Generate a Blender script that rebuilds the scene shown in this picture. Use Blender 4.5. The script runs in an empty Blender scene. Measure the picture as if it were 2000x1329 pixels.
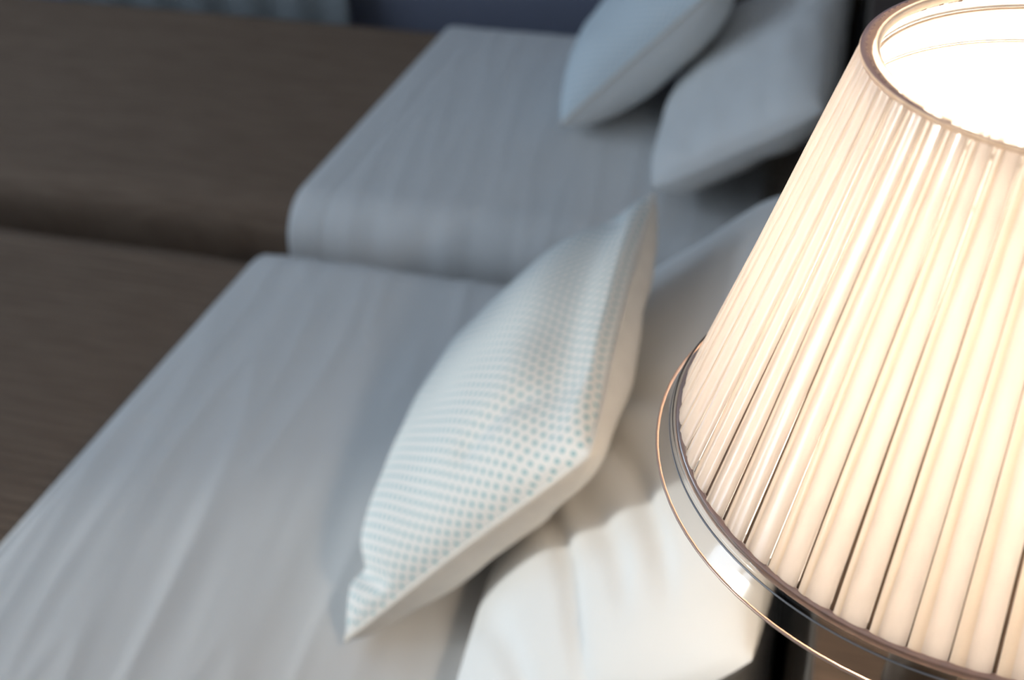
import bpy, math, random
from mathutils import Vector, Matrix, noise
from mathutils.bvhtree import BVHTree
random.seed(7)
SC = bpy.context.scene
COL = SC.collection
TAU = 2 * math.pi

# ------------------------------------------------------------------ camera
FPX, PITCH, ROLL, YAW = 2293.8, 0.6292, -0.0225, 0.2858
CAM_Z = 1.63
cy, sy = math.cos(YAW), math.sin(YAW)
cp, sp = math.cos(PITCH), math.sin(PITCH)
cr, sr = math.cos(ROLL), math.sin(ROLL)
fwd0 = Vector((-sy, cy, 0)); right0 = Vector((cy, sy, 0)); up0 = Vector((0, 0, 1))
fwd = cp * fwd0 - sp * up0
up = sp * fwd0 + cp * up0
right = cr * right0 + sr * up
up2 = -sr * right0 + cr * up
cam_data = bpy.data.cameras.new('camera')
cam_data.sensor_width = 36.0
cam_data.lens = 36.0 * FPX / 2000.0
cam_data.clip_start = 0.02
cam_data.dof.use_dof = True
cam_data.dof.focus_distance = 0.585
cam_data.dof.aperture_fstop = 6.0
cam = bpy.data.objects.new('camera', cam_data)
COL.objects.link(cam)
M = Matrix((right, up2, -fwd)).transposed().to_4x4()
M.translation = Vector((0, 0, CAM_Z))
cam.matrix_world = M
SC.camera = cam

# ------------------------------------------------------------------ world, window light, exposure
w = bpy.data.worlds.new('world'); SC.world = w
w.use_nodes = True
w.node_tree.nodes['Background'].inputs[0].default_value = (0.55, 0.68, 0.9, 1)
w.node_tree.nodes['Background'].inputs[1].default_value = 0.6
SC.view_settings.view_transform = 'Standard'
SC.view_settings.look = 'None'
SC.view_settings.exposure = 0.0
SC.view_settings.gamma = 1.0
SC.view_settings.use_curve_mapping = False
SC.cycles.max_bounces = 8
SC.cycles.caustics_reflective = False
SC.cycles.caustics_refractive = False

ROOM_X0, ROOM_X1, ROOM_Y0, ROOM_Y1, ROOM_H = -3.4, 0.30, -1.7, 3.0, 2.6
WIN = (-1.06, 0.07, 0.10, 2.20)         # openings in the wall at the foot end: y0 y1 z0 z1
FILL_WIN = (0.45, 2.45, 1.70, 2.40)  # unseen second window, added high up for extra cool fill light
SASHES = ((-0.69, 0.02), (-1.01, -0.80))  # clear glass of the wide and the narrow sash
FILL_SASHES = ((0.50, 1.43), (1.47, 2.40))
def daylight(y0, y1, radiance, W):
    ld = bpy.data.lights.new('window_and_fill_light', 'AREA')
    ld.shape = 'RECTANGLE'
    ld.size = W[3] - W[2] - 0.1
    ld.size_y = y1 - y0
    ld.energy = radiance * math.pi * ld.size * ld.size_y
    ld.color = (0.64, 0.81, 1.0)
    lo = bpy.data.objects.new('window_and_fill_light', ld); COL.objects.link(lo)
    lo.location = (ROOM_X0 - 0.02, (y0 + y1) / 2, (W[2] + W[3]) / 2)
    lo.rotation_euler = (0, -math.pi / 2, 0)
for a_, b_ in SASHES: daylight(a_, b_, 6.4, WIN)
for a_, b_ in FILL_SASHES: daylight(a_, b_, 5.2, FILL_WIN)  # fill light from the added window
# low sun through the first window
sd = bpy.data.lights.new('low_sun', 'SUN')
sd.energy = 2.0; sd.angle = math.radians(3.5); sd.color = (1.0, 0.95, 0.86)
so = bpy.data.objects.new('low_sun', sd); COL.objects.link(so)
SUN_AZ, SUN_EL = math.radians(199.0), math.radians(6.0)
to_sun = Vector((math.cos(SUN_AZ) * math.cos(SUN_EL), math.sin(SUN_AZ) * math.cos(SUN_EL), math.sin(SUN_EL)))
so.rotation_euler = to_sun.to_track_quat('Z', 'Y').to_euler()
so.location = to_sun * 6 + Vector((0, 0.5, 1))

BULB_STRENGTH = 112.0

# ------------------------------------------------------------------ helpers
def mesh(name, verts, faces, mats, parent=None, smooth=True, uvs=None, midx=None):
    me = bpy.data.meshes.new(name)
    me.from_pydata([tuple(v) for v in verts], [], faces)
    for m in (mats if isinstance(mats, (list, tuple)) else [mats]):
        me.materials.append(m)
    if midx:
        me.polygons.foreach_set('material_index', midx)
    if smooth:
        me.polygons.foreach_set('use_smooth', [True] * len(me.polygons))
    if uvs:
        ul = me.uv_layers.new(name='UVMap')
        for l in me.loops:
            ul.data[l.index].uv = uvs[l.vertex_index]
    me.update()
    o = bpy.data.objects.new(name, me); COL.objects.link(o)
    if parent: o.parent = parent
    return o

def empty(name, loc=(0, 0, 0)):
    o = bpy.data.objects.new(name, None); COL.objects.link(o); o.location = loc
    o.empty_display_size = 0.1
    return o

def tag(o, label=None, cat=None, group=None, kind=None):
    if label: o['label'] = label
    if cat: o['category'] = cat
    if group: o['group'] = group
    if kind: o['kind'] = kind
    return o

def grid_faces(nu, nv, wrap=False, off=0):
    """vertex i*nv+j ; i in nu rows, j in nv columns"""
    f = []
    for i in range(nu - 1 if not wrap else nu):
        i2 = (i + 1) % nu
        for j in range(nv - 1):
            f.append((off + i * nv + j, off + i2 * nv + j, off + i2 * nv + j + 1, off + i * nv + j + 1))
    return f

def lathe(profile, n=96, closed=False):
    """profile: (r, z) pairs, walked so that the outside is to the left-hand side"""
    vs = []
    for i in range(n):
        a = TAU * i / n
        c, s = math.cos(a), math.sin(a)
        for r, z in profile:
            vs.append((r * c, r * s, z))
    m = len(profile)
    fs = grid_faces(n, m, wrap=True)
    if closed:
        for i in range(n):
            i2 = (i + 1) % n
            fs.append((i * m + m - 1, i2 * m + m - 1, i2 * m, i * m))
    return vs, fs

def box(x0, x1, y0, y1, z0, z1, bev=0.0):
    if bev <= 0:
        v = [(x, y, z) for z in (z0, z1) for x, y in ((x0, y0), (x1, y0), (x1, y1), (x0, y1))]
        f = [(3, 2, 1, 0), (4, 5, 6, 7), (0, 1, 5, 4), (1, 2, 6, 5), (2, 3, 7, 6), (3, 0, 4, 7)]
        return v, f
    # stacked rounded rectangles
    v, f = [], []
    K = 4
    def ring(ins, z):
        r = max(bev - ins, 1e-4) if ins < bev else 1e-4
        pts = []
        for (cx_, cy_, a0) in ((x1 - bev, y1 - bev, 0), (x0 + bev, y1 - bev, 90), (x0 + bev, y0 + bev, 180), (x1 - bev, y0 + bev, 270)):
            for k in range(K + 1):
                a = math.radians(a0 + 90 * k / K)
                pts.append((cx_ + r * math.cos(a), cy_ + r * math.sin(a), z))
        return pts
    levels = []
    for k in range(K + 1):
        t = math.pi / 2 * k / K
        levels.append((bev - bev * math.sin(t), z0 + bev - bev * math.cos(t)))
    for k in range(K + 1):
        t = math.pi / 2 * k / K
        levels.append((bev - bev * math.cos(t), z1 - bev + bev * math.sin(t)))
    m = 4 * (K + 1)
    for ins, z in levels: v += ring(ins, z)
    for a in range(len(levels) - 1):
        for b in range(m):
            f.append((a * m + b, a * m + (b + 1) % m, (a + 1) * m + (b + 1) % m, (a + 1) * m + b))
    f.append(tuple(reversed(range(m))))
    f.append(tuple(range((len(levels) - 1) * m, len(levels) * m)))
    return v, f

# ------------------------------------------------------------------ materials
def new_mat(name):
    m = bpy.data.materials.new(name); m.use_nodes = True
    nt = m.node_tree
    return m, nt, nt.nodes, nt.links

def principled(name, col, rough=0.8, metal=0.0, noise_scale=None, noise_amt=0.08, bump=None, spec=0.3, sheen=0.0, stretch=(1, 1, 1)):
    m, nt, N, L = new_mat(name)
    b = N['Principled BSDF']
    b.inputs['Base Color'].default_value = (*col, 1)
    b.inputs['Roughness'].default_value = rough
    b.inputs['Metallic'].default_value = metal
    b.inputs['Specular IOR Level'].default_value = spec
    if sheen:
        b.inputs['Sheen Weight'].default_value = sheen
    tc = N.new('ShaderNodeTexCoord')
    mp = N.new('ShaderNodeMapping'); mp.inputs['Scale'].default_value = stretch
    L.new(tc.outputs['Object'], mp.inputs['Vector'])
    if noise_scale:
        n = N.new('ShaderNodeTexNoise'); n.inputs['Scale'].default_value = noise_scale
        n.inputs['Detail'].default_value = 5
        L.new(mp.outputs[0], n.inputs['Vector'])
        mx = N.new('ShaderNodeMixRGB'); mx.blend_type = 'MULTIPLY'
        mx.inputs['Color1'].default_value = (*col, 1)
        cr_ = N.new('ShaderNodeValToRGB')
        cr_.color_ramp.elements[0].position = 0.3; cr_.color_ramp.elements[1].position = 0.7
        g = 1 - 2 * noise_amt
        cr_.color_ramp.elements[0].color = (g, g, g, 1); cr_.color_ramp.elements[1].color = (1, 1, 1, 1)
        L.new(n.outputs['Fac'], cr_.inputs[0]); L.new(cr_.outputs[0], mx.inputs['Color2'])
        mx.inputs['Fac'].default_value = 1
        L.new(mx.outputs[0], b.inputs['Base Color'])
    if bump:
        sc_, st_ = bump
        n2 = N.new('ShaderNodeTexNoise'); n2.inputs['Scale'].default_value = sc_; n2.inputs['Detail'].default_value = 3
        L.new(mp.outputs[0], n2.inputs['Vector'])
        bp = N.new('ShaderNodeBump'); bp.inputs['Strength'].default_value = st_; bp.inputs['Distance'].default_value = 0.002
        L.new(n2.outputs['Fac'], bp.inputs['Height']); L.new(bp.outputs[0], b.inputs['Normal'])
    return m

M_sheet = principled('white_cotton_sheet', (0.80, 0.79, 0.78), 0.85, noise_scale=6, noise_amt=0.015, bump=(900, 0.15), sheen=0.1)
M_pillow = principled('white_cotton_pillow', (0.83, 0.82, 0.80), 0.85, noise_scale=8, noise_amt=0.015, bump=(900, 0.15), sheen=0.1)
M_plain = principled('cushion_back_linen', (0.78, 0.72, 0.65), 0.9, noise_scale=40, noise_amt=0.04, bump=(700, 0.25))
M_head = principled('headboard_upholstery', (0.13, 0.11, 0.09), 0.75, noise_scale=60, noise_amt=0.1, bump=(400, 0.3))
M_wood = principled('dark_wood', (0.10, 0.07, 0.05), 0.45, noise_scale=9, noise_amt=0.25, stretch=(1, 8, 8))
M_wall = principled('dusty_blue_paint', (0.24, 0.255, 0.34), 0.9, noise_scale=5, noise_amt=0.03)
M_wall_light = principled('pale_paint', (0.5, 0.5, 0.5), 0.9, noise_scale=5, noise_amt=0.03)
M_wall_brown = principled('taupe_paint', (0.20, 0.15, 0.11), 0.9, noise_scale=5, noise_amt=0.03)
M_ceil = principled('ceiling_paint', (0.75, 0.75, 0.75), 0.9, noise_scale=5, noise_amt=0.02)
M_floor = principled('dark_carpet', (0.07, 0.06, 0.055), 0.95, noise_scale=120, noise_amt=0.2, bump=(300, 0.5))
M_curtain = principled('grey_curtain', (0.34, 0.36, 0.37), 0.9, noise_scale=50, noise_amt=0.05, bump=(500, 0.2))
M_frame = principled('window_frame_paint', (0.7, 0.7, 0.7), 0.5)
def clear_plastic():
    m, nt, N, L = new_mat('clear_acrylic')
    N.remove(N['Principled BSDF'])
    t = N.new('ShaderNodeBsdfTransparent'); t.inputs[0].default_value = (0.88, 0.87, 0.86, 1)
    g = N.new('ShaderNodeBsdfGlossy'); g.inputs['Roughness'].default_value = 0.09
    fr = N.new('ShaderNodeFresnel'); fr.inputs['IOR'].default_value = 1.7
    mx = N.new('ShaderNodeMixShader')
    L.new(fr.outputs[0], mx.inputs[0]); L.new(t.outputs[0], mx.inputs[1]); L.new(g.outputs[0], mx.inputs[2])
    L.new(mx.outputs[0], N['Material Output'].inputs[0])
    return m
M_clear = clear_plastic()
M_lampbase = principled('dark_bronze', (0.10, 0.075, 0.055), 0.4, metal=0.7)
M_lip = principled('copper_lip', (0.62, 0.42, 0.33), 0.3, metal=0.5, spec=0.5)
M_grey = principled('grey_groove', (0.30, 0.30, 0.32), 0.3, metal=0.3)
M_wire = principled('frame_wire', (0.45, 0.36, 0.30), 0.4, metal=0.6)

def ribbed_brown():
    m, nt, N, L = new_mat('brown_bedspread_weave')
    b = N['Principled BSDF']
    b.inputs['Roughness'].default_value = 0.85
    b.inputs['Specular IOR Level'].default_value = 0.25
    tc = N.new('ShaderNodeTexCoord')
    mp = N.new('ShaderNodeMapping'); mp.inputs['Scale'].default_value = (2.5, 40, 2.5)
    n = N.new('ShaderNodeTexNoise'); n.inputs['Scale'].default_value = 4; n.inputs['Detail'].default_value = 4
    L.new(tc.outputs['Object'], mp.inputs[0]); L.new(mp.outputs[0], n.inputs['Vector'])
    r = N.new('ShaderNodeValToRGB')
    r.color_ramp.elements[0].position = 0.35; r.color_ramp.elements[0].color = (0.180, 0.121, 0.085, 1)
    r.color_ramp.elements[1].position = 0.65; r.color_ramp.elements[1].color = (0.225, 0.157, 0.112, 1)
    L.new(n.outputs['Fac'], r.inputs[0]); L.new(r.outputs[0], b.inputs['Base Color'])
    return m
M_brown = ribbed_brown()

def dotted(name, base, dot, period, radius):
    """printed lattice of small dots, in metres of cloth"""
    m, nt, N, L = new_mat(name)
    b = N['Principled BSDF']
    b.inputs['Roughness'].default_value = 0.85
    b.inputs['Specular IOR Level'].default_value = 0.25
    uv = N.new('ShaderNodeUVMap'); uv.uv_map = 'UVMap'
    def lattice(shift):
        mp = N.new('ShaderNodeMapping')
        mp.inputs['Scale'].default_value = (1 / period[0], 1 / period[1], 1)
        mp.inputs['Location'].default_value = (shift, shift, 0)
        L.new(uv.outputs[0], mp.inputs[0])
        fr = N.new('ShaderNodeVectorMath'); fr.operation = 'FRACTION'
        L.new(mp.outputs[0], fr.inputs[0])
        sb = N.new('ShaderNodeVectorMath'); sb.operation = 'SUBTRACT'; sb.inputs[1].default_value = (0.5, 0.5, 0)
        L.new(fr.outputs[0], sb.inputs[0])
        ml = N.new('ShaderNodeVectorMath'); ml.operation = 'MULTIPLY'
        ml.inputs[1].default_value = (period[0], period[1], 0)
        L.new(sb.outputs[0], ml.inputs[0])
        ln = N.new('ShaderNodeVectorMath'); ln.operation = 'LENGTH'
        L.new(ml.outputs[0], ln.inputs[0])
        return ln.outputs['Value']
    a, c = lattice(0.0), lattice(0.5)
    mn = N.new('ShaderNodeMath'); mn.operation = 'MINIMUM'
    L.new(a, mn.inputs[0]); L.new(c, mn.inputs[1])
    mr = N.new('ShaderNodeMapRange')
    mr.inputs['From Min'].default_value = radius * 1.15; mr.inputs['From Max'].default_value = radius * 0.85
    L.new(mn.outputs[0], mr.inputs['Value'])
    mx = N.new('ShaderNodeMixRGB')
    mx.inputs['Color1'].default_value = (*base, 1); mx.inputs['Color2'].default_value = (*dot, 1)
    L.new(mr.outputs[0], mx.inputs['Fac']); L.new(mx.outputs[0], b.inputs['Base Color'])
    return m
M_dots = dotted('teal_dotted_cotton', (0.82, 0.80, 0.77), (0.27, 0.48, 0.51), (0.0145, 0.0195), 0.0028)
M_dots_far = dotted('pale_blue_dotted_cotton', (0.76, 0.82, 0.85), (0.56, 0.69, 0.75), (0.0135, 0.0185), 0.0027)

def shade_fabric(name, dif, tra, trans, gloss=0.06, rough=0.22, streak=0.05):
    m, nt, N, L = new_mat(name)
    N.remove(N['Principled BSDF'])
    out = N['Material Output']
    d = N.new('ShaderNodeBsdfDiffuse'); d.inputs[0].default_value = (*dif, 1)
    t = N.new('ShaderNodeBsdfTranslucent')
    tc = N.new('ShaderNodeTexCoord')
    mp = N.new('ShaderNodeMapping'); mp.inputs['Scale'].default_value = (60, 60, 2)
    n = N.new('ShaderNodeTexNoise'); n.inputs['Scale'].default_value = 3; n.inputs['Detail'].default_value = 3
    L.new(tc.outputs['Object'], mp.inputs[0]); L.new(mp.outputs[0], n.inputs['Vector'])
    r = N.new('ShaderNodeValToRGB')
    r.color_ramp.elements[0].position = 0.3; r.color_ramp.elements[1].position = 0.7
    r.color_ramp.elements[0].color = tuple(c * (1 - 2 * streak) for c in tra) + (1,)
    r.color_ramp.elements[1].color = (*tra, 1)
    L.new(n.outputs['Fac'], r.inputs[0]); L.new(r.outputs[0], t.inputs[0])
    mx = N.new('ShaderNodeMixShader'); mx.inputs[0].default_value = trans
    L.new(d.outputs[0], mx.inputs[1]); L.new(t.outputs[0], mx.inputs[2])
    g = N.new('ShaderNodeBsdfGlossy'); g.inputs['Roughness'].default_value = rough
    lw = N.new('ShaderNodeLayerWeight'); lw.inputs['Blend'].default_value = 0.25
    mu = N.new('ShaderNodeMath'); mu.operation = 'MULTIPLY_ADD'; mu.inputs[1].default_value = 0.5; mu.inputs[2].default_value = gloss
    L.new(lw.outputs['Fresnel'], mu.inputs[0])
    m2 = N.new('ShaderNodeMixShader')
    L.new(mu.outputs[0], m2.inputs[0]); L.new(mx.outputs[0], m2.inputs[1]); L.new(g.outputs[0], m2.inputs[2])
    L.new(m2.outputs[0], out.inputs[0])
    return m
M_lining = shade_fabric('shade_lining_fabric', (0.88, 0.88, 0.88), (0.97, 0.98, 1.0), 0.42, gloss=0.0, rough=0.5, streak=0.0)
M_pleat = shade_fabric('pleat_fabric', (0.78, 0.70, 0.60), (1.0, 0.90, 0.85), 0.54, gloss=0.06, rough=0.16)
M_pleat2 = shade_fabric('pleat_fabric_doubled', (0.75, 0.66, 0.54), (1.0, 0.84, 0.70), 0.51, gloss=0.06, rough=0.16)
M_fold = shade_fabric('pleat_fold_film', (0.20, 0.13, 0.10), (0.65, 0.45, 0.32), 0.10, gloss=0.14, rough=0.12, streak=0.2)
M_rim = shade_fabric('rim_tape', (0.36, 0.25, 0.25), (0.7, 0.5, 0.45), 0.10, gloss=0.06, rough=0.3, streak=0.1)
M_tape = shade_fabric('bottom_tape_fabric', (0.60, 0.42, 0.37), (0.9, 0.65, 0.55), 0.4, gloss=0.05, rough=0.3, streak=0.1)
M_hem = shade_fabric('hem_fabric', (0.80, 0.70, 0.58), (1.0, 0.90, 0.80), 0.78, gloss=0.0, rough=0.5)

def emitter(name, col, s):
    m, nt, N, L = new_mat(name)
    N.remove(N['Principled BSDF'])
    e = N.new('ShaderNodeEmission'); e.inputs[0].default_value = (*col, 1); e.inputs[1].default_value = s
    L.new(e.outputs[0], N['Material Output'].inputs[0])
    return m
M_bulb = emitter('glowing_bulb', (1.0, 0.81, 0.60), BULB_STRENGTH)

def glass_mat():
    m, nt, N, L = new_mat('window_glass')
    N.remove(N['Principled BSDF'])
    t = N.new('ShaderNodeBsdfTransparent'); t.inputs[0].default_value = (0.95, 0.97, 0.97, 1)
    g = N.new('ShaderNodeBsdfGlossy'); g.inputs['Roughness'].default_value = 0.02
    mx = N.new('ShaderNodeMixShader'); mx.inputs[0].default_value = 0.06
    L.new(t.outputs[0], mx.inputs[1]); L.new(g.outputs[0], mx.inputs[2]); L.new(mx.outputs[0], N['Material Output'].inputs[0])
    return m
M_glass = glass_mat()

# ------------------------------------------------------------------ room shell
def struct(name, vf, mat, smooth=False):
    o = mesh(name, vf[0], vf[1], mat, smooth=smooth)
    o['kind'] = 'structure'
    return o
T = 0.12
struct('floor', box(ROOM_X0 - T, ROOM_X1 + T, ROOM_Y0 - T, ROOM_Y1 + T, -0.1, 0.0), M_floor)
struct('ceiling', box(ROOM_X0 - T, ROOM_X1 + T, ROOM_Y0 - T, ROOM_Y1 + T, ROOM_H, ROOM_H + 0.1), M_ceil)
struct('wall_head', box(ROOM_X1, ROOM_X1 + T, ROOM_Y0 - T, ROOM_Y1 + T, 0, ROOM_H), M_wall_light)
struct('wall_far', box(ROOM_X0, ROOM_X1, ROOM_Y1, ROOM_Y1 + T, 0, ROOM_H), M_wall)
struct('wall_near', box(ROOM_X0, ROOM_X1, ROOM_Y0 - T, ROOM_Y0, 0, ROOM_H), M_wall_brown)
wv, wf = [], []
for (y0, y1, z0, z1) in ((ROOM_Y0 - T, WIN[0], 0, ROOM_H), (WIN[1], FILL_WIN[0], 0, ROOM_H), (FILL_WIN[1], ROOM_Y1 + T, 0, ROOM_H),
                         (WIN[0], WIN[1], 0, WIN[2]), (WIN[0], WIN[1], WIN[3], ROOM_H),
                         (FILL_WIN[0], FILL_WIN[1], 0, FILL_WIN[2]), (FILL_WIN[0], FILL_WIN[1], FILL_WIN[3], ROOM_H)):
    v, f = box(ROOM_X0 - T, ROOM_X0, y0, y1, z0, z1)
    wf += [tuple(i + len(wv) for i in q) for q in f]; wv += v
struct('wall_foot', (wv, wf), M_wall_light)
for wn, W, SS in (('window_1', WIN, SASHES), ('fill_window', FILL_WIN, FILL_SASHES)):
    wy, hh = (W[0] + W[1]) / 2, W[3] - W[2]
    win = empty(wn, (ROOM_X0 - 0.08, wy, W[2])); win['kind'] = 'structure'
    ss = sorted(SS)
    edges = [W[0], ss[0][0], ss[0][1], ss[1][0], ss[1][1], W[1]]
    for a_, b_ in ((0, 1), (2, 3), (4, 5)):
        v, f = box(-0.025, 0.025, edges[a_] - wy, edges[b_] - wy, 0, hh); mesh('window_frame', v, f, M_frame, win, smooth=False)
    for a_, b_ in ss:
        for z0, z1 in ((0, 0.05), (hh - 0.05, hh)):
            v, f = box(-0.025, 0.025, a_ - wy, b_ - wy, z0, z1); mesh('window_frame', v, f, M_frame, win, smooth=False)
        v, f = box(-0.004, 0.004, a_ - wy, b_ - wy, 0.05, hh - 0.05); mesh('pane', v, f, M_glass, win, smooth=False)

# ------------------------------------------------------------------ headboard
hb = empty('headboard', (0.175, 1.5, 0)); tag(hb, 'long dark brown padded headboard panel behind both beds', 'headboard')
HB_Y0, HB_Y1, HB_TOP = 0.08, 2.97, 0.93
NP = 4
for k in range(NP):
    y0 = HB_Y0 + (HB_Y1 - HB_Y0) * k / NP + 0.003; y1 = HB_Y0 + (HB_Y1 - HB_Y0) * (k + 1) / NP - 0.003
    v, f = box(-0.125, -0.06, y0 - 1.5, y1 - 1.5, 0.12, HB_TOP - 0.03, 0.015)
    mesh('padded_panel', v, f, M_head, hb)
v, f = box(-0.055, 0.12, HB_Y0 - 1.5, HB_Y1 - 1.5, 0.0, HB_TOP - 0.03, 0.004); mesh('carcass', v, f, M_wood, hb)
v, f = box(-0.125, 0.122, HB_Y0 - 1.51, HB_Y1 - 1.49, HB_TOP - 0.028, HB_TOP, 0.004); mesh('ledge', v, f, M_wood, hb)

# ------------------------------------------------------------------ beds
def nz(x, y, z=0.0):
    return noise.noise(Vector((x, y, z)))

def side_profile(y0, y1, ztop, zbot, rad, off, nt=60, ns=6, nc=7):
    """cross-section across the bed, near side bottom -> top -> far side bottom; (y, z, ny, nz, s)"""
    pts = []
    y0 -= off; y1 += off; zt = ztop + off; r = rad + off
    for k in range(ns): pts.append((y0, zbot + (zt - r - zbot) * k / ns, -1, 0))
    for k in range(nc):
        a = math.pi / 2 * k / nc
        pts.append((y0 + r - r * math.cos(a), zt - r + r * math.sin(a), -math.cos(a), math.sin(a)))
    for k in range(nt): pts.append((y0 + r + (y1 - y0 - 2 * r) * k / nt, zt, 0, 1))
    for k in range(nc):
        a = math.pi / 2 * k / nc
        pts.append((y1 - r + r * math.sin(a), zt - r + r * math.cos(a), math.sin(a), math.cos(a)))
    for k in range(ns + 1): pts.append((y1, zt - r + (zbot - zt + r) * k / ns, 1, 0))
    return pts

def drape(name, y0, y1, x0, x1, ztop, zbot, rad, off, thick, mat, disp, nx=60, nt=60, parent=None, xs=None, skew=0.0, org=(0, 0, 0)):
    """a cloth lying over the bed from x0 to x1 with rounded ends; disp(x, y, nyv, nzv) lifts it along its normal"""
    if xs is None:
        lip = [thick * (1 - math.cos(math.pi / 2 * k / 5)) for k in range(6)]
        xs = [x0 + d for d in lip] + [x0 + thick + (x1 - x0 - 2 * thick) * k / nx for k in range(1, nx)] + [x1 - d for d in reversed(lip)]
    vs = []
    prof = side_profile(y0, y1, ztop, zbot, rad, 0.0, nt=nt)
    m = len(prof)
    for x in xs:
        e = min(x - x0, x1 - x)
        t = thick if e >= thick else thick * math.sqrt(max(0.0, 1 - (1 - e / thick) ** 2))
        for (y, z, ny, nzv) in prof:
            h = off + t
            if e > 0: h += disp(x, y, ny, nzv) * min(1, e / (2 * thick) + 0.15)
            vs.append((x + skew * (y - y0) - org[0], y + ny * h - org[1], z + nzv * h - org[2]))
    return mesh(name, vs, [tuple(reversed(q)) for q in grid_faces(len(xs), m)], mat, parent)

MAT_TOP = 0.540
FOOT, HEADX = -2.30, 0.035
BEDS = (dict(y0=0.20, y1=1.545, which='near'), dict(y0=1.715, y1=2.62, which='far'))
FOLD_X, FOLD_X1 = -0.925, -0.08

def sheet_disp(seed, amp, hem):
    def d(x, y, ny, nzv):
        u = x + 0.14 * y           # wrinkles lean a little away from the fold line
        a = nz(u * 16, y * 1.6, seed)
        b = nz(u * 34 + 3, y * 3.0, seed + 5)
        c = nz(x * 3, y * 3, seed + 9)
        h = amp * ((1 - abs(a)) ** 3 * 1.0 + 0.35 * b + 0.8 * c)
        e = x - FOLD_X
        h -= 0.0022 * math.exp(-((e - hem) / 0.004) ** 2)
        if ny < -0.5 or ny > 0.5:
            h += 0.006 * nz(x * 14, 2.0, seed + 20)
        return h
    return d

def spread_disp(seed):
    def d(x, y, ny, nzv):
        rib = 0.0016 * math.sin(TAU * y / 0.0175) * nzv
        return rib + 0.002 * nz(x * 2.5, y * 3, seed) + (0.004 * nz(x * 5, 1, seed) if abs(ny) > 0.5 else 0)
    return d

for i, b in enumerate(BEDS):
    y0, y1, wh = b['y0'], b['y1'], b['which']
    ym = (y0 + y1) / 2
    bed = empty('bed', (-0.97, ym, 0))
    tag(bed, 'nearer bed, its mattress in a white fitted sheet, beside the lit lamp' if i == 0 else
             'farther bed, its mattress in a white fitted sheet, by the blue wall', 'bed', 'twin beds')
    org = (-0.97, ym, 0)
    v, f = box(FOOT + 0.03 + 0.97, HEADX + 0.97, y0 + 0.02 - ym, y1 - 0.02 - ym, 0.12, 0.30, 0.015)
    mesh('bed_base', v, f, M_wood, bed)
    for sx in (FOOT + 0.14, HEADX - 0.12):
        for sy_ in (y0 + 0.10, y1 - 0.10):
            vv, ff = lathe([(0.0, 0.0), (0.022, 0.0), (0.03, 0.13), (0.0, 0.13)], 16)
            mesh('leg', [(p[0] + sx + 0.97, p[1] + sy_ - ym, p[2]) for p in vv], ff, M_wood, bed)
    v, f = box(FOOT + 0.97, HEADX + 0.97, y0 - ym, y1 - ym, 0.302, MAT_TOP, 0.05)
    mesh('mattress', v, f, M_sheet, bed)
    # brown bedspread over the foot part
    sp_ = drape('bedspread', y0, y1, FOOT - 0.02, -0.80, MAT_TOP, 0.20, 0.05, 0.003, 0.016, M_brown, spread_disp(3 + i * 7), nx=40, nt=420)
    tag(sp_, 'brown ribbed bedspread on the nearer bed' if i == 0 else 'dark brown bedspread on the farther bed', 'bedspread', 'brown bedspreads')
    sh = drape('turned_down_sheet', y0, y1, FOLD_X, FOLD_X1, MAT_TOP, 0.26, 0.05, 0.0265, 0.0135, M_sheet,
               sheet_disp(11 + i * 13, 0.0026 if i == 0 else 0.0014, 0.018 if i == 0 else 0.075), nx=150, nt=130, skew=0.02)
    tag(sh, 'wrinkled white turned-down sheet across the nearer bed' if i == 0 else 'white turned-down sheet with a stitched hem across the farther bed', 'sheet', 'turned-down white sheets')

# ------------------------------------------------------------------ pillows and cushions
def pillow_surface(Lx, Ly, th, side, nu, nv, pinch, power, wr, bend=0.0, rnd=0.0, full=0.62, shear=0.0):
    """one cloth panel of a pillow in its own plane (x along its length, y up its height, z out of its face)"""
    vs, uv = [], []
    for i in range(nu):
        u = -math.cos(math.pi * i / (nu - 1)) if True else 0
        u = 0.55 * u + 0.45 * (-1 + 2 * i / (nu - 1))
        for j in range(nv):
            v = -math.cos(math.pi * j / (nv - 1))
            v = 0.55 * v + 0.45 * (-1 + 2 * j / (nv - 1))
            # edges bow inwards between the corners
            x = Lx / 2 * u * (1 - pinch * (1 - v * v) * abs(u) ** 2)
            y = Ly / 2 * v * (1 - pinch * (1 - u * u) * abs(v) ** 2)
            x *= 1 - rnd * 0.5 * (abs(v) ** 4); y *= 1 - rnd * 0.5 * (abs(u) ** 4)
            x -= shear * v
            a = max(0.0, 1 - abs(u) ** power); c = max(0.0, 1 - abs(v) ** power)
            z = th / 2 * (a * c) ** full
            edge = min(1.0, a * c * 6)
            z = side * (z + wr(u, v) * edge)
            z += bend * (v * v) * Ly
            vs.append((x, y, z)); uv.append((u * Lx / 2 + 1, v * Ly / 2 + 1))
    # lay the print along the cloth, not along its shadow: lengths measured on the surface
    uv = [[0.0, 0.0] for _ in vs]
    ic, jc = nu // 2, nv // 2
    for j in range(nv):
        for step in (1, -1):
            acc, i = 0.0, ic
            while 0 <= i + step < nu:
                acc += (Vector(vs[(i + step) * nv + j]) - Vector(vs[i * nv + j])).length
                i += step; uv[i * nv + j][0] = acc * step
    for i in range(nu):
        for step in (1, -1):
            acc, j = 0.0, jc
            while 0 <= j + step < nv:
                acc += (Vector(vs[i * nv + j + step]) - Vector(vs[i * nv + j])).length
                j += step; uv[i * nv + j][1] = acc * step
    uv = [(a_[0] + 1, a_[1] + 1) for a_ in uv]
    fs = grid_faces(nu, nv)
    if side < 0: fs = [tuple(reversed(q)) for q in fs]
    return vs, fs, uv

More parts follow.
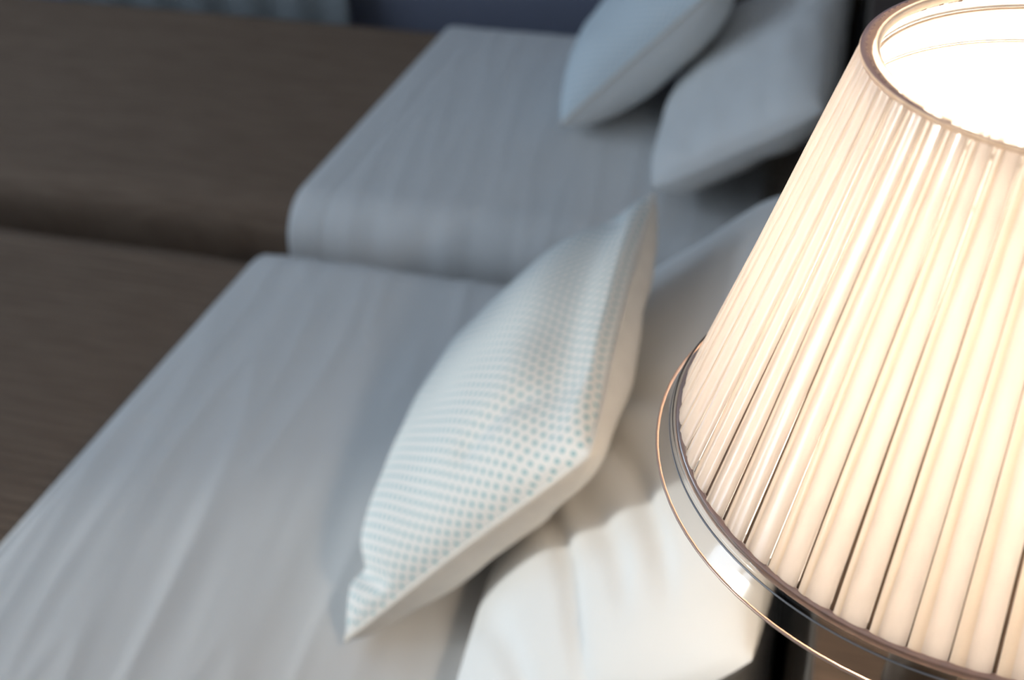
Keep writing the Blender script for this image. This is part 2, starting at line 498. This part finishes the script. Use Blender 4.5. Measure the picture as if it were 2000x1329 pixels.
def tube_loop(pts, rad, n=8):
    vs, fs = [], []
    m = len(pts)
    for i in range(m):
        p = Vector(pts[i]); t = (Vector(pts[(i + 1) % m]) - Vector(pts[i - 1])).normalized()
        a = t.cross(Vector((0, 0, 1)))
        if a.length < 1e-4: a = t.cross(Vector((1, 0, 0)))
        a.normalize(); b_ = t.cross(a)
        for k in range(n):
            g = TAU * k / n
            vs.append(p + rad * (a * math.cos(g) + b_ * math.sin(g)))
    for i in range(m):
        for k in range(n):
            fs.append((i * n + k, i * n + (k + 1) % n, ((i + 1) % m) * n + (k + 1) % n, ((i + 1) % m) * n + k))
    return vs, fs

def frame_from(base_near, base_far, top_near):
    """matrix whose origin is the near bottom corner's mid edge: ex along base, ey up the lean, ez out of the front face"""
    ex = (base_far - base_near).normalized()
    ey = (top_near - base_near); ey = (ey - ex * ey.dot(ex)).normalized()
    ez = ex.cross(ey)
    return ex, ey, ez

def rim_points(vs, nu, nv):
    r = [vs[i * nv] for i in range(nu)] + [vs[(nu - 1) * nv + j] for j in range(1, nv)]
    r += [vs[i * nv + nv - 1] for i in range(nu - 2, -1, -1)] + [vs[j] for j in range(nv - 2, 0, -1)]
    return r

def make_pillow(name, A, D, B, th, mats, wr_front, wr_back, nu=70, nv=60, pinch=0.05, power=2.6, piping=None, thb=None, bend=0.0, rnd=0.0, full=0.62, fullb=None, shear=0.0):
    """A near bottom corner, D far bottom corner, B near top corner"""
    A, D, B = Vector(A), Vector(D), Vector(B)
    ex, ey, ez = frame_from(A, D, B)
    if ez.x > 0: ez = -ez
    Lx = (D - A).length; Ly = (B - A).dot(ey)
    c = A + ex * Lx / 2 + ey * Ly / 2
    root = empty(name, c)
    R = Matrix((ex, ey, ex.cross(ey))).transposed()
    root.rotation_euler = R.to_euler()
    s = 1 if ex.cross(ey).x < 0 else -1
    vf, ff, uf = pillow_surface(Lx, Ly, th, s, nu, nv, pinch, power, wr_front, bend, rnd, full, shear)
    vb, fb, ub = pillow_surface(Lx, Ly, thb or th, -s, nu, nv, pinch, power, wr_back, bend, rnd, fullb or full, shear)
    mesh('front_panel', vf, ff, mats[0], root, uvs=uf)
    mesh('back_panel', vb, fb, mats[1], root, uvs=ub)
    if piping:
        pv, pf = tube_loop(rim_points(vf, nu, nv), piping)
        mesh('piping', pv, pf, mats[2], root)
    return root

def crease(u, v, u0, v0, u1, v1, wd, amp, curve=0.0):
    dx, dy = u1 - u0, v1 - v0
    L2 = dx * dx + dy * dy; L1 = math.sqrt(L2)
    t = ((u - u0) * dx + (v - v0) * dy) / L2
    d = ((u - u0) * dy - (v - v0) * dx) / L1 - curve * 4 * t * (1 - t)
    if t < -0.3 or t > 1.3: return 0.0
    fade = 1.0 if 0 <= t <= 1 else max(0.0, 1 - (abs(t - 0.5) - 0.5) / 0.3)
    return amp * fade * math.exp(-(d / wd) ** 2)

def wr_soft(seed, amp):
    return lambda u, v: amp * (nz(u * 2.2, v * 2.2, seed) + 0.4 * nz(u * 5, v * 5, seed + 3))

def wr_near_pillow(u, v):
    h = 0.005 * nz(u * 2.5, v * 2.0, 31.0)
    h += crease(u, v, -0.30, -0.40, -0.80, 0.10, 0.040, -0.012, 0.06)
    h += crease(u, v, -0.15, 0.00, -0.65, 0.55, 0.045, -0.011, 0.04)
    h += crease(u, v, -0.38, -0.05, -0.70, 0.35, 0.040, -0.008, 0.03)
    h += crease(u, v, -0.62, -0.65, -0.98, -0.15, 0.045, -0.008, 0.05)
    h += crease(u, v, 0.10, -0.20, -0.25, 0.65, 0.050, -0.010, 0.04)
    return h

def wr_cushion(u, v):
    h = 0.003 * nz(u * 3, v * 3, 50.0)
    h += crease(u, v, -0.97, -0.55, -0.62, -0.95, 0.07, -0.016)        # folded-in near bottom corner
    h += crease(u, v, -0.60, 0.80, 0.90, 0.80, 0.16, -0.020, 0.0)        # soft hollow below the top seam
    h += crease(u, v, -0.72, 0.30, -0.60, 0.62, 0.06, -0.006)
    return h
cush = make_pillow('cushion', (-0.43, 0.765, 0.592), (-0.46, 1.27, 0.592), (-0.155, 0.785, 0.92), 0.155, (M_dots, M_plain, M_plain),
                   wr_cushion, wr_soft(21, 0.006), nu=90, nv=80, pinch=0.05, power=2.8, piping=0.0035, thb=0.13, full=0.48, fullb=0.36, rnd=0.06)
tag(cush, 'plump cushion printed with tiny teal dots on the nearer bed', 'cushion', 'small cushions on the beds')
cush2 = make_pillow('cushion', (-0.50, 2.06, 0.605), (-0.50, 2.52, 0.605), (-0.22, 2.06, 0.90), 0.19, (M_dots_far, M_pillow, M_plain),
                    wr_soft(61, 0.006), wr_soft(65, 0.006), nu=90, nv=80, pinch=0.04, power=2.8, piping=0.003, thb=0.20, full=0.5, fullb=0.40, rnd=0.05)
tag(cush2, 'pale blue cushion propped against the pillow on the farther bed', 'cushion', 'small cushions on the beds')

near_pillow = make_pillow('pillow', (-0.275, 0.60, 0.605), (-0.285, 1.43, 0.605), (0.015, 0.60, 0.885), 0.13, (M_pillow, M_pillow),
                          wr_near_pillow, wr_soft(4, 0.006), pinch=0.03, power=3.4, rnd=0.10, full=0.5)
tag(near_pillow, 'large cream-lit white pillow behind the dotted cushion on the nearer bed', 'pillow', 'white bed pillows')
far_pillow = make_pillow('pillow', (-0.285, 1.76, 0.615), (-0.285, 2.53, 0.615), (0.01, 1.76, 0.845), 0.13, (M_pillow, M_pillow),
                         wr_soft(8, 0.008), wr_soft(14, 0.006), pinch=0.03, power=3.4, rnd=0.16, full=0.42, thb=0.15, fullb=0.36, shear=0.04)
tag(far_pillow, 'white pillow leaning on the headboard behind the pale blue cushion', 'pillow', 'white bed pillows')

def yield_to(pillow, cushion, gap=0.003):
    """the pillow gives way where the cushion presses into it"""
    def world(o):
        M_ = Matrix.Translation(o.parent.location) @ o.parent.rotation_euler.to_matrix().to_4x4()
        return M_, [M_ @ v_.co for v_ in o.data.vertices]
    kids = {o.name.split('.')[0]: o for o in cushion.children}
    Mc, fv = world(kids['front_panel']); _, bv = world(kids['back_panel'])
    bf = BVHTree.FromPolygons(fv, [tuple(p.vertices) for p in kids['front_panel'].data.polygons])
    bb = BVHTree.FromPolygons(bv, [tuple(p.vertices) for p in kids['back_panel'].data.polygons])
    d = (Mc.to_3x3() @ Vector((0, 0, 1))).normalized()
    if d.x < 0: d = -d                                   # towards the head of the bed
    for o in pillow.children:
        Mp, pv = world(o); inv = Mp.inverted()
        for v_, p in zip(o.data.vertices, pv):
            back = bb.ray_cast(p - d * 0.02, d, 0.25)
            if back[0] is None: continue
            front = bf.ray_cast(p - d * 0.3, d, 0.6)
            if front[0] is None or (p - front[0]).dot(d) < -0.02: continue
            need = (back[0] - p).dot(d) + gap
            if need > 0: v_.co = inv @ (p + d * need)
        o.data.update()
yield_to(near_pillow, cush)
yield_to(far_pillow, cush2)

# ------------------------------------------------------------------ nightstand past the farther bed
ns = empty('nightstand', (-0.13, 2.80, 0)); tag(ns, 'dark brown wooden nightstand between the farther bed and the blue wall', 'nightstand')
v, f = box(-0.16, 0.17, -0.12, 0.14, 0.06, 0.66, 0.004); mesh('body', v, f, M_wood, ns)
v, f = box(-0.18, 0.175, -0.13, 0.15, 0.661, 0.70, 0.004); mesh('top', v, f, M_wood, ns)
for z0 in (0.10, 0.38):
    v, f = box(-0.180, -0.161, -0.11, 0.13, z0, z0 + 0.25, 0.003); dr = mesh('drawer', v, f, M_wood, ns)
    v, f = lathe([(0.0, 0.0), (0.006, 0.0), (0.012, 0.015), (0.008, 0.022), (0.0, 0.023)], 16)
    mesh('knob', [(-0.180 - p[2], p[0] + 0.01, p[1] + z0 + 0.125) for p in v], f, M_lampbase, dr)
for sx in (-0.14, 0.15):
    for sy_ in (-0.10, 0.12):
        v, f = box(sx - 0.015, sx + 0.015, sy_ - 0.015, sy_ + 0.015, 0.0, 0.06, 0.003); mesh('leg', v, f, M_wood, ns)

# ------------------------------------------------------------------ curtain at the far wall
def curtain(x0, x1, z0, z1, y):
    n, vs = 160, []
    for k in range(n + 1):
        x = x0 + (x1 - x0) * k / n
        yy = y - 0.009 * math.sin(TAU * x / 0.15) - 0.008 * nz(x * 6, 0.3, 2)
        for q in range(12):
            z = z0 + (z1 - z0) * q / 11
            vs.append((x + 0.006 * nz(x * 8, z * 2, 6), yy * 1.0 + (0.012 * nz(x * 4, z * 2, 9)), z))
    fs = grid_faces(n + 1, 12)
    return vs, fs
cur = empty('curtain', (-1.75, 2.93, 0)); tag(cur, 'grey pleated curtain hanging against the blue wall beyond the farther bed', 'curtain')
v, f = curtain(-2.2, -1.30, 0.02, 2.30, 2.92)
co = mesh('cloth', [(p[0] + 1.75, p[1] - 2.93, p[2]) for p in v], f, M_curtain, cur)
sm = co.modifiers.new('thickness', 'SOLIDIFY'); sm.thickness = 0.003
rv, rf = lathe([(0.0, 0.0), (0.012, 0.0), (0.012, 1.0), (0.0, 1.0)], 16)
mesh('curtain_rod', [(p[2] - 0.5, p[0] - 0.01, p[1] + 2.31) for p in rv], rf, M_lampbase, cur)

# ------------------------------------------------------------------ table lamp on the headboard ledge
RB = 0.16
LX, LY, LZ = 0.672 * RB, 3.2114 * RB, CAM_Z - 2.5378 * RB       # centre of the shade's bottom edge
SH, RT = 1.2817 * RB, 0.5941 * RB
lamp = empty('table_lamp', (LX, LY, HB_TOP))
tag(lamp, 'lit table lamp with a cream pleated shade and clear bottom band', 'lamp')
Z0 = LZ - HB_TOP                                               # shade bottom in lamp coordinates

def cone_r(t): return RB + (RT - RB) * t                       # t = 0 bottom, 1 top

NPL = 57
DTH = TAU / NPL
TH0 = 3.4631 + 0.1096 * 5.5 - DTH * 5.5
ROWS = 16
def pleat_mesh(seed, gapw):
    rnd = random.Random(seed)
    ph = [rnd.uniform(0, TAU) for _ in range(4)]
    vs, fs, mi = [], [], []
    # across: fold film (recessed), step, doubled strip, single strip to the next fold
    for i in range(ROWS):
        t = i / (ROWS - 1)
        r = cone_r(t); z = SH * t
        g = 0.05 + 0.085 * (1 - t) ** 1.3 + 0.018 * math.sin(4.0 * t + ph[0]) * (1 - t * 0.5)
        g = max(0.012, g * gapw)
        dbl = 0.36 + 0.05 * math.sin(3 * t + ph[1])
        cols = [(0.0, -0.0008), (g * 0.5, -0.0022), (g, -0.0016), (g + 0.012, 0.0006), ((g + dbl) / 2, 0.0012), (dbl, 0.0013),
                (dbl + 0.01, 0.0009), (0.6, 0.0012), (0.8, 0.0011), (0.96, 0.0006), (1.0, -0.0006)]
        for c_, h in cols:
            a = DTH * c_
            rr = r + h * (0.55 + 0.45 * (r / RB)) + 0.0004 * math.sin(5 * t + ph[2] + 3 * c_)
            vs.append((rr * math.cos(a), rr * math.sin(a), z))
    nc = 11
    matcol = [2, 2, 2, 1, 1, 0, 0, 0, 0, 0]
    for i in range(ROWS - 1):
        for j in range(nc - 1):
            a = i * nc + j
            fs.append((a, a + 1, a + nc + 1, a + nc)); mi.append(matcol[j])
    me = bpy.data.meshes.new('pleat')
    me.from_pydata(vs, [], fs)
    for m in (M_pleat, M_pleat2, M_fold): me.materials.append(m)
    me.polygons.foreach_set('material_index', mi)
    me.polygons.foreach_set('use_smooth', [True] * len(fs))
    me.update()
    return me
GAPS = [1.2, 1.2, 1.2, 1.15, 1.1, 0.45, 0.75, 0.8, 0.6, 0.2, 0.15, 0.7, 0.6]     # how far each fold stands open, as the near pleats show
grnd = random.Random(4)
for k in range(NPL):
    gw = GAPS[k] if k < len(GAPS) else grnd.choice((0.3, 0.6, 0.9, 1.0))
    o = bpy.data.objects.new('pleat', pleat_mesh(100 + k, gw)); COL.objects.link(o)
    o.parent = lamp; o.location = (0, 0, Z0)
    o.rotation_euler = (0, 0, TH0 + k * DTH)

LN = 0.006
v, f = lathe([(cone_r(t) - LN, Z0 + SH * t) for t in [0.985 * q / 10 for q in range(11)]], 114)
mesh('shade_lining', v, f, M_lining, lamp)
# top rim tape, and the hem of the lining turned over it with a ragged edge
ro = 0.6045 * RB
def glow_cover(a):  # hem widens towards the front, standing in for light glowing through the rim
    c_ = 0.5 + 0.5 * math.cos(a - math.radians(290))
    return min(1.0, max(0.0, (c_ - 0.30) / 0.45))
rv, rn = [], 228
for k in range(rn):
    a = TAU * k / rn
    inn = 0.0068 * (1 - glow_cover(a)) + 0.0012 * glow_cover(a)
    for r, z in ((ro - 0.0003, -0.0014), (ro + 0.0004, 0.0), (ro, 0.0012), (ro - inn * 0.5, 0.0018), (ro - inn, 0.0014)):
        rv.append((r * math.cos(a), r * math.sin(a), Z0 + SH + z))
f = grid_faces(rn, 5, wrap=True)
mesh('top_rim', rv, f, [M_rim, M_hem], lamp, midx=[1 if (q % 4) < 2 else 0 for q in range(len(f))])
n = 456
hv, hf = [], []
for k in range(n):
    a = TAU * k / n
    jag = 0.0014 * nz(math.cos(a) * 30, math.sin(a) * 30, 1) + 0.0005 * (k % 2) + 0.0012 * nz(math.cos(a) * 90, math.sin(a) * 90, 4)
    jag += 0.0030 * glow_cover(a)
    for r, z in ((ro - 0.0034 + jag, SH + 0.0023), (ro - 0.0052, SH + 0.0026), (ro - 0.0075, SH + 0.0020), (ro - 0.0085, SH + 0.0010), (ro - 0.0088, SH - 0.0012)):
        hv.append((r * math.cos(a), r * math.sin(a), Z0 + z))
mesh('lining_hem', hv, grid_faces(n, 5, wrap=True), M_hem, lamp)
def ring(name, R_, z, r_, mat, parent):
    prof = [(R_ + r_ * math.cos(TAU * q / 10), z + r_ * math.sin(TAU * q / 10)) for q in range(10)]
    v_, f_ = lathe(prof, 96, closed=True)
    return mesh(name, v_, f_, mat, parent)
ring('wire_ring', cone_r(0.955) - LN - 0.0016, Z0 + SH * 0.955, 0.0009, M_wire, lamp)
ring('wire_ring', cone_r(0.86) - LN - 0.0012, Z0 + SH * 0.86, 0.0005, M_wire, lamp)
# bottom: tape, beads, chrome band with a rolled lip
v, f = lathe([(RB * 0.996, Z0 + 0.0018), (RB * 1.010, Z0 + 0.0022), (RB * 1.016, Z0 + 0.0008), (RB * 1.017, Z0 - 0.002)], 114)
mesh('bottom_tape', v, f, M_tape, lamp)
bp = []
def arc(r, z, rad, a0, a1, n_=6):
    return [(r + rad * math.cos(math.radians(a0 + (a1 - a0) * q / n_)), z + rad * math.sin(math.radians(a0 + (a1 - a0) * q / n_))) for q in range(n_ + 1)]
bp += arc(RB * 1.0215, Z0 + 0.0004, 0.0011, 150, 20)
bp += arc(RB * 1.0275, Z0 - 0.0012, 0.0010, 120, 10)
bp += [(RB * 1.0345, Z0 - 0.0034), (RB * 1.0355, Z0 - 0.0042), (RB * 1.0480, Z0 - 0.0075), (RB * 1.0605, Z0 - 0.0107), (RB * 1.0725, Z0 - 0.0139)]
v, f = lathe(list(reversed(bp)), 160)
band = mesh('clear_band', v, f, M_clear, lamp); band['label'] = 'clear plastic band'
lip = ring('band_lip', RB * 1.0730, Z0 - 0.0147, 0.0009, M_lip, lamp)
lip.parent = band
v, f = lathe([(RB * 1.0335, Z0 - 0.0028), (RB * 1.0365, Z0 - 0.0030), (RB * 1.0370, Z0 - 0.0038), (RB * 1.0335, Z0 - 0.0036)], 160, closed=True)
mesh('band_groove', v, f, M_grey, band)
# bulb, socket, fitter arms, stem and foot
bz = Z0 + 0.077
prof = [(0.013, -0.034), (0.018, -0.028), (0.030, -0.018), (0.038, -0.004), (0.040, 0.010), (0.036, 0.026), (0.026, 0.039), (0.013, 0.046), (0.0, 0.048)]
v, f = lathe([(r, bz + z) for r, z in prof], 32)
mesh('bulb', v, f, M_bulb, lamp)
v, f = lathe([(0.0, bz - 0.085), (0.016, bz - 0.085), (0.017, bz - 0.034), (0.0125, bz - 0.029)], 32)
mesh('socket', v, f, M_lampbase, lamp)
for k in range(3):
    a = TAU * k / 3 + 0.6
    zz = Z0 + 0.034
    rr0, rr1 = 0.012, cone_r(0.034 / SH) - LN - 0.001
    vv, ff = lathe([(0.0, 0.0), (0.0012, 0.0), (0.0012, 1.0), (0.0, 1.0)], 8)
    pts = []
    for p in vv:
        rr = rr0 + (rr1 - rr0) * p[2]
        pts.append((rr * math.cos(a) - p[0] * math.sin(a), rr * math.sin(a) + p[0] * math.cos(a), zz + p[1]))
    mesh('fitter_arm', pts, ff, M_wire, lamp)
v, f = lathe([(0.0, 0.0), (0.052, 0.0), (0.053, 0.006), (0.045, 0.014), (0.016, 0.022), (0.010, 0.035), (0.014, 0.06), (0.022, 0.09), (0.020, 0.115),
              (0.010, 0.14), (0.009, bz - 0.085), (0.0, bz - 0.085)], 48)
mesh('stem', v, f, M_lampbase, lamp)
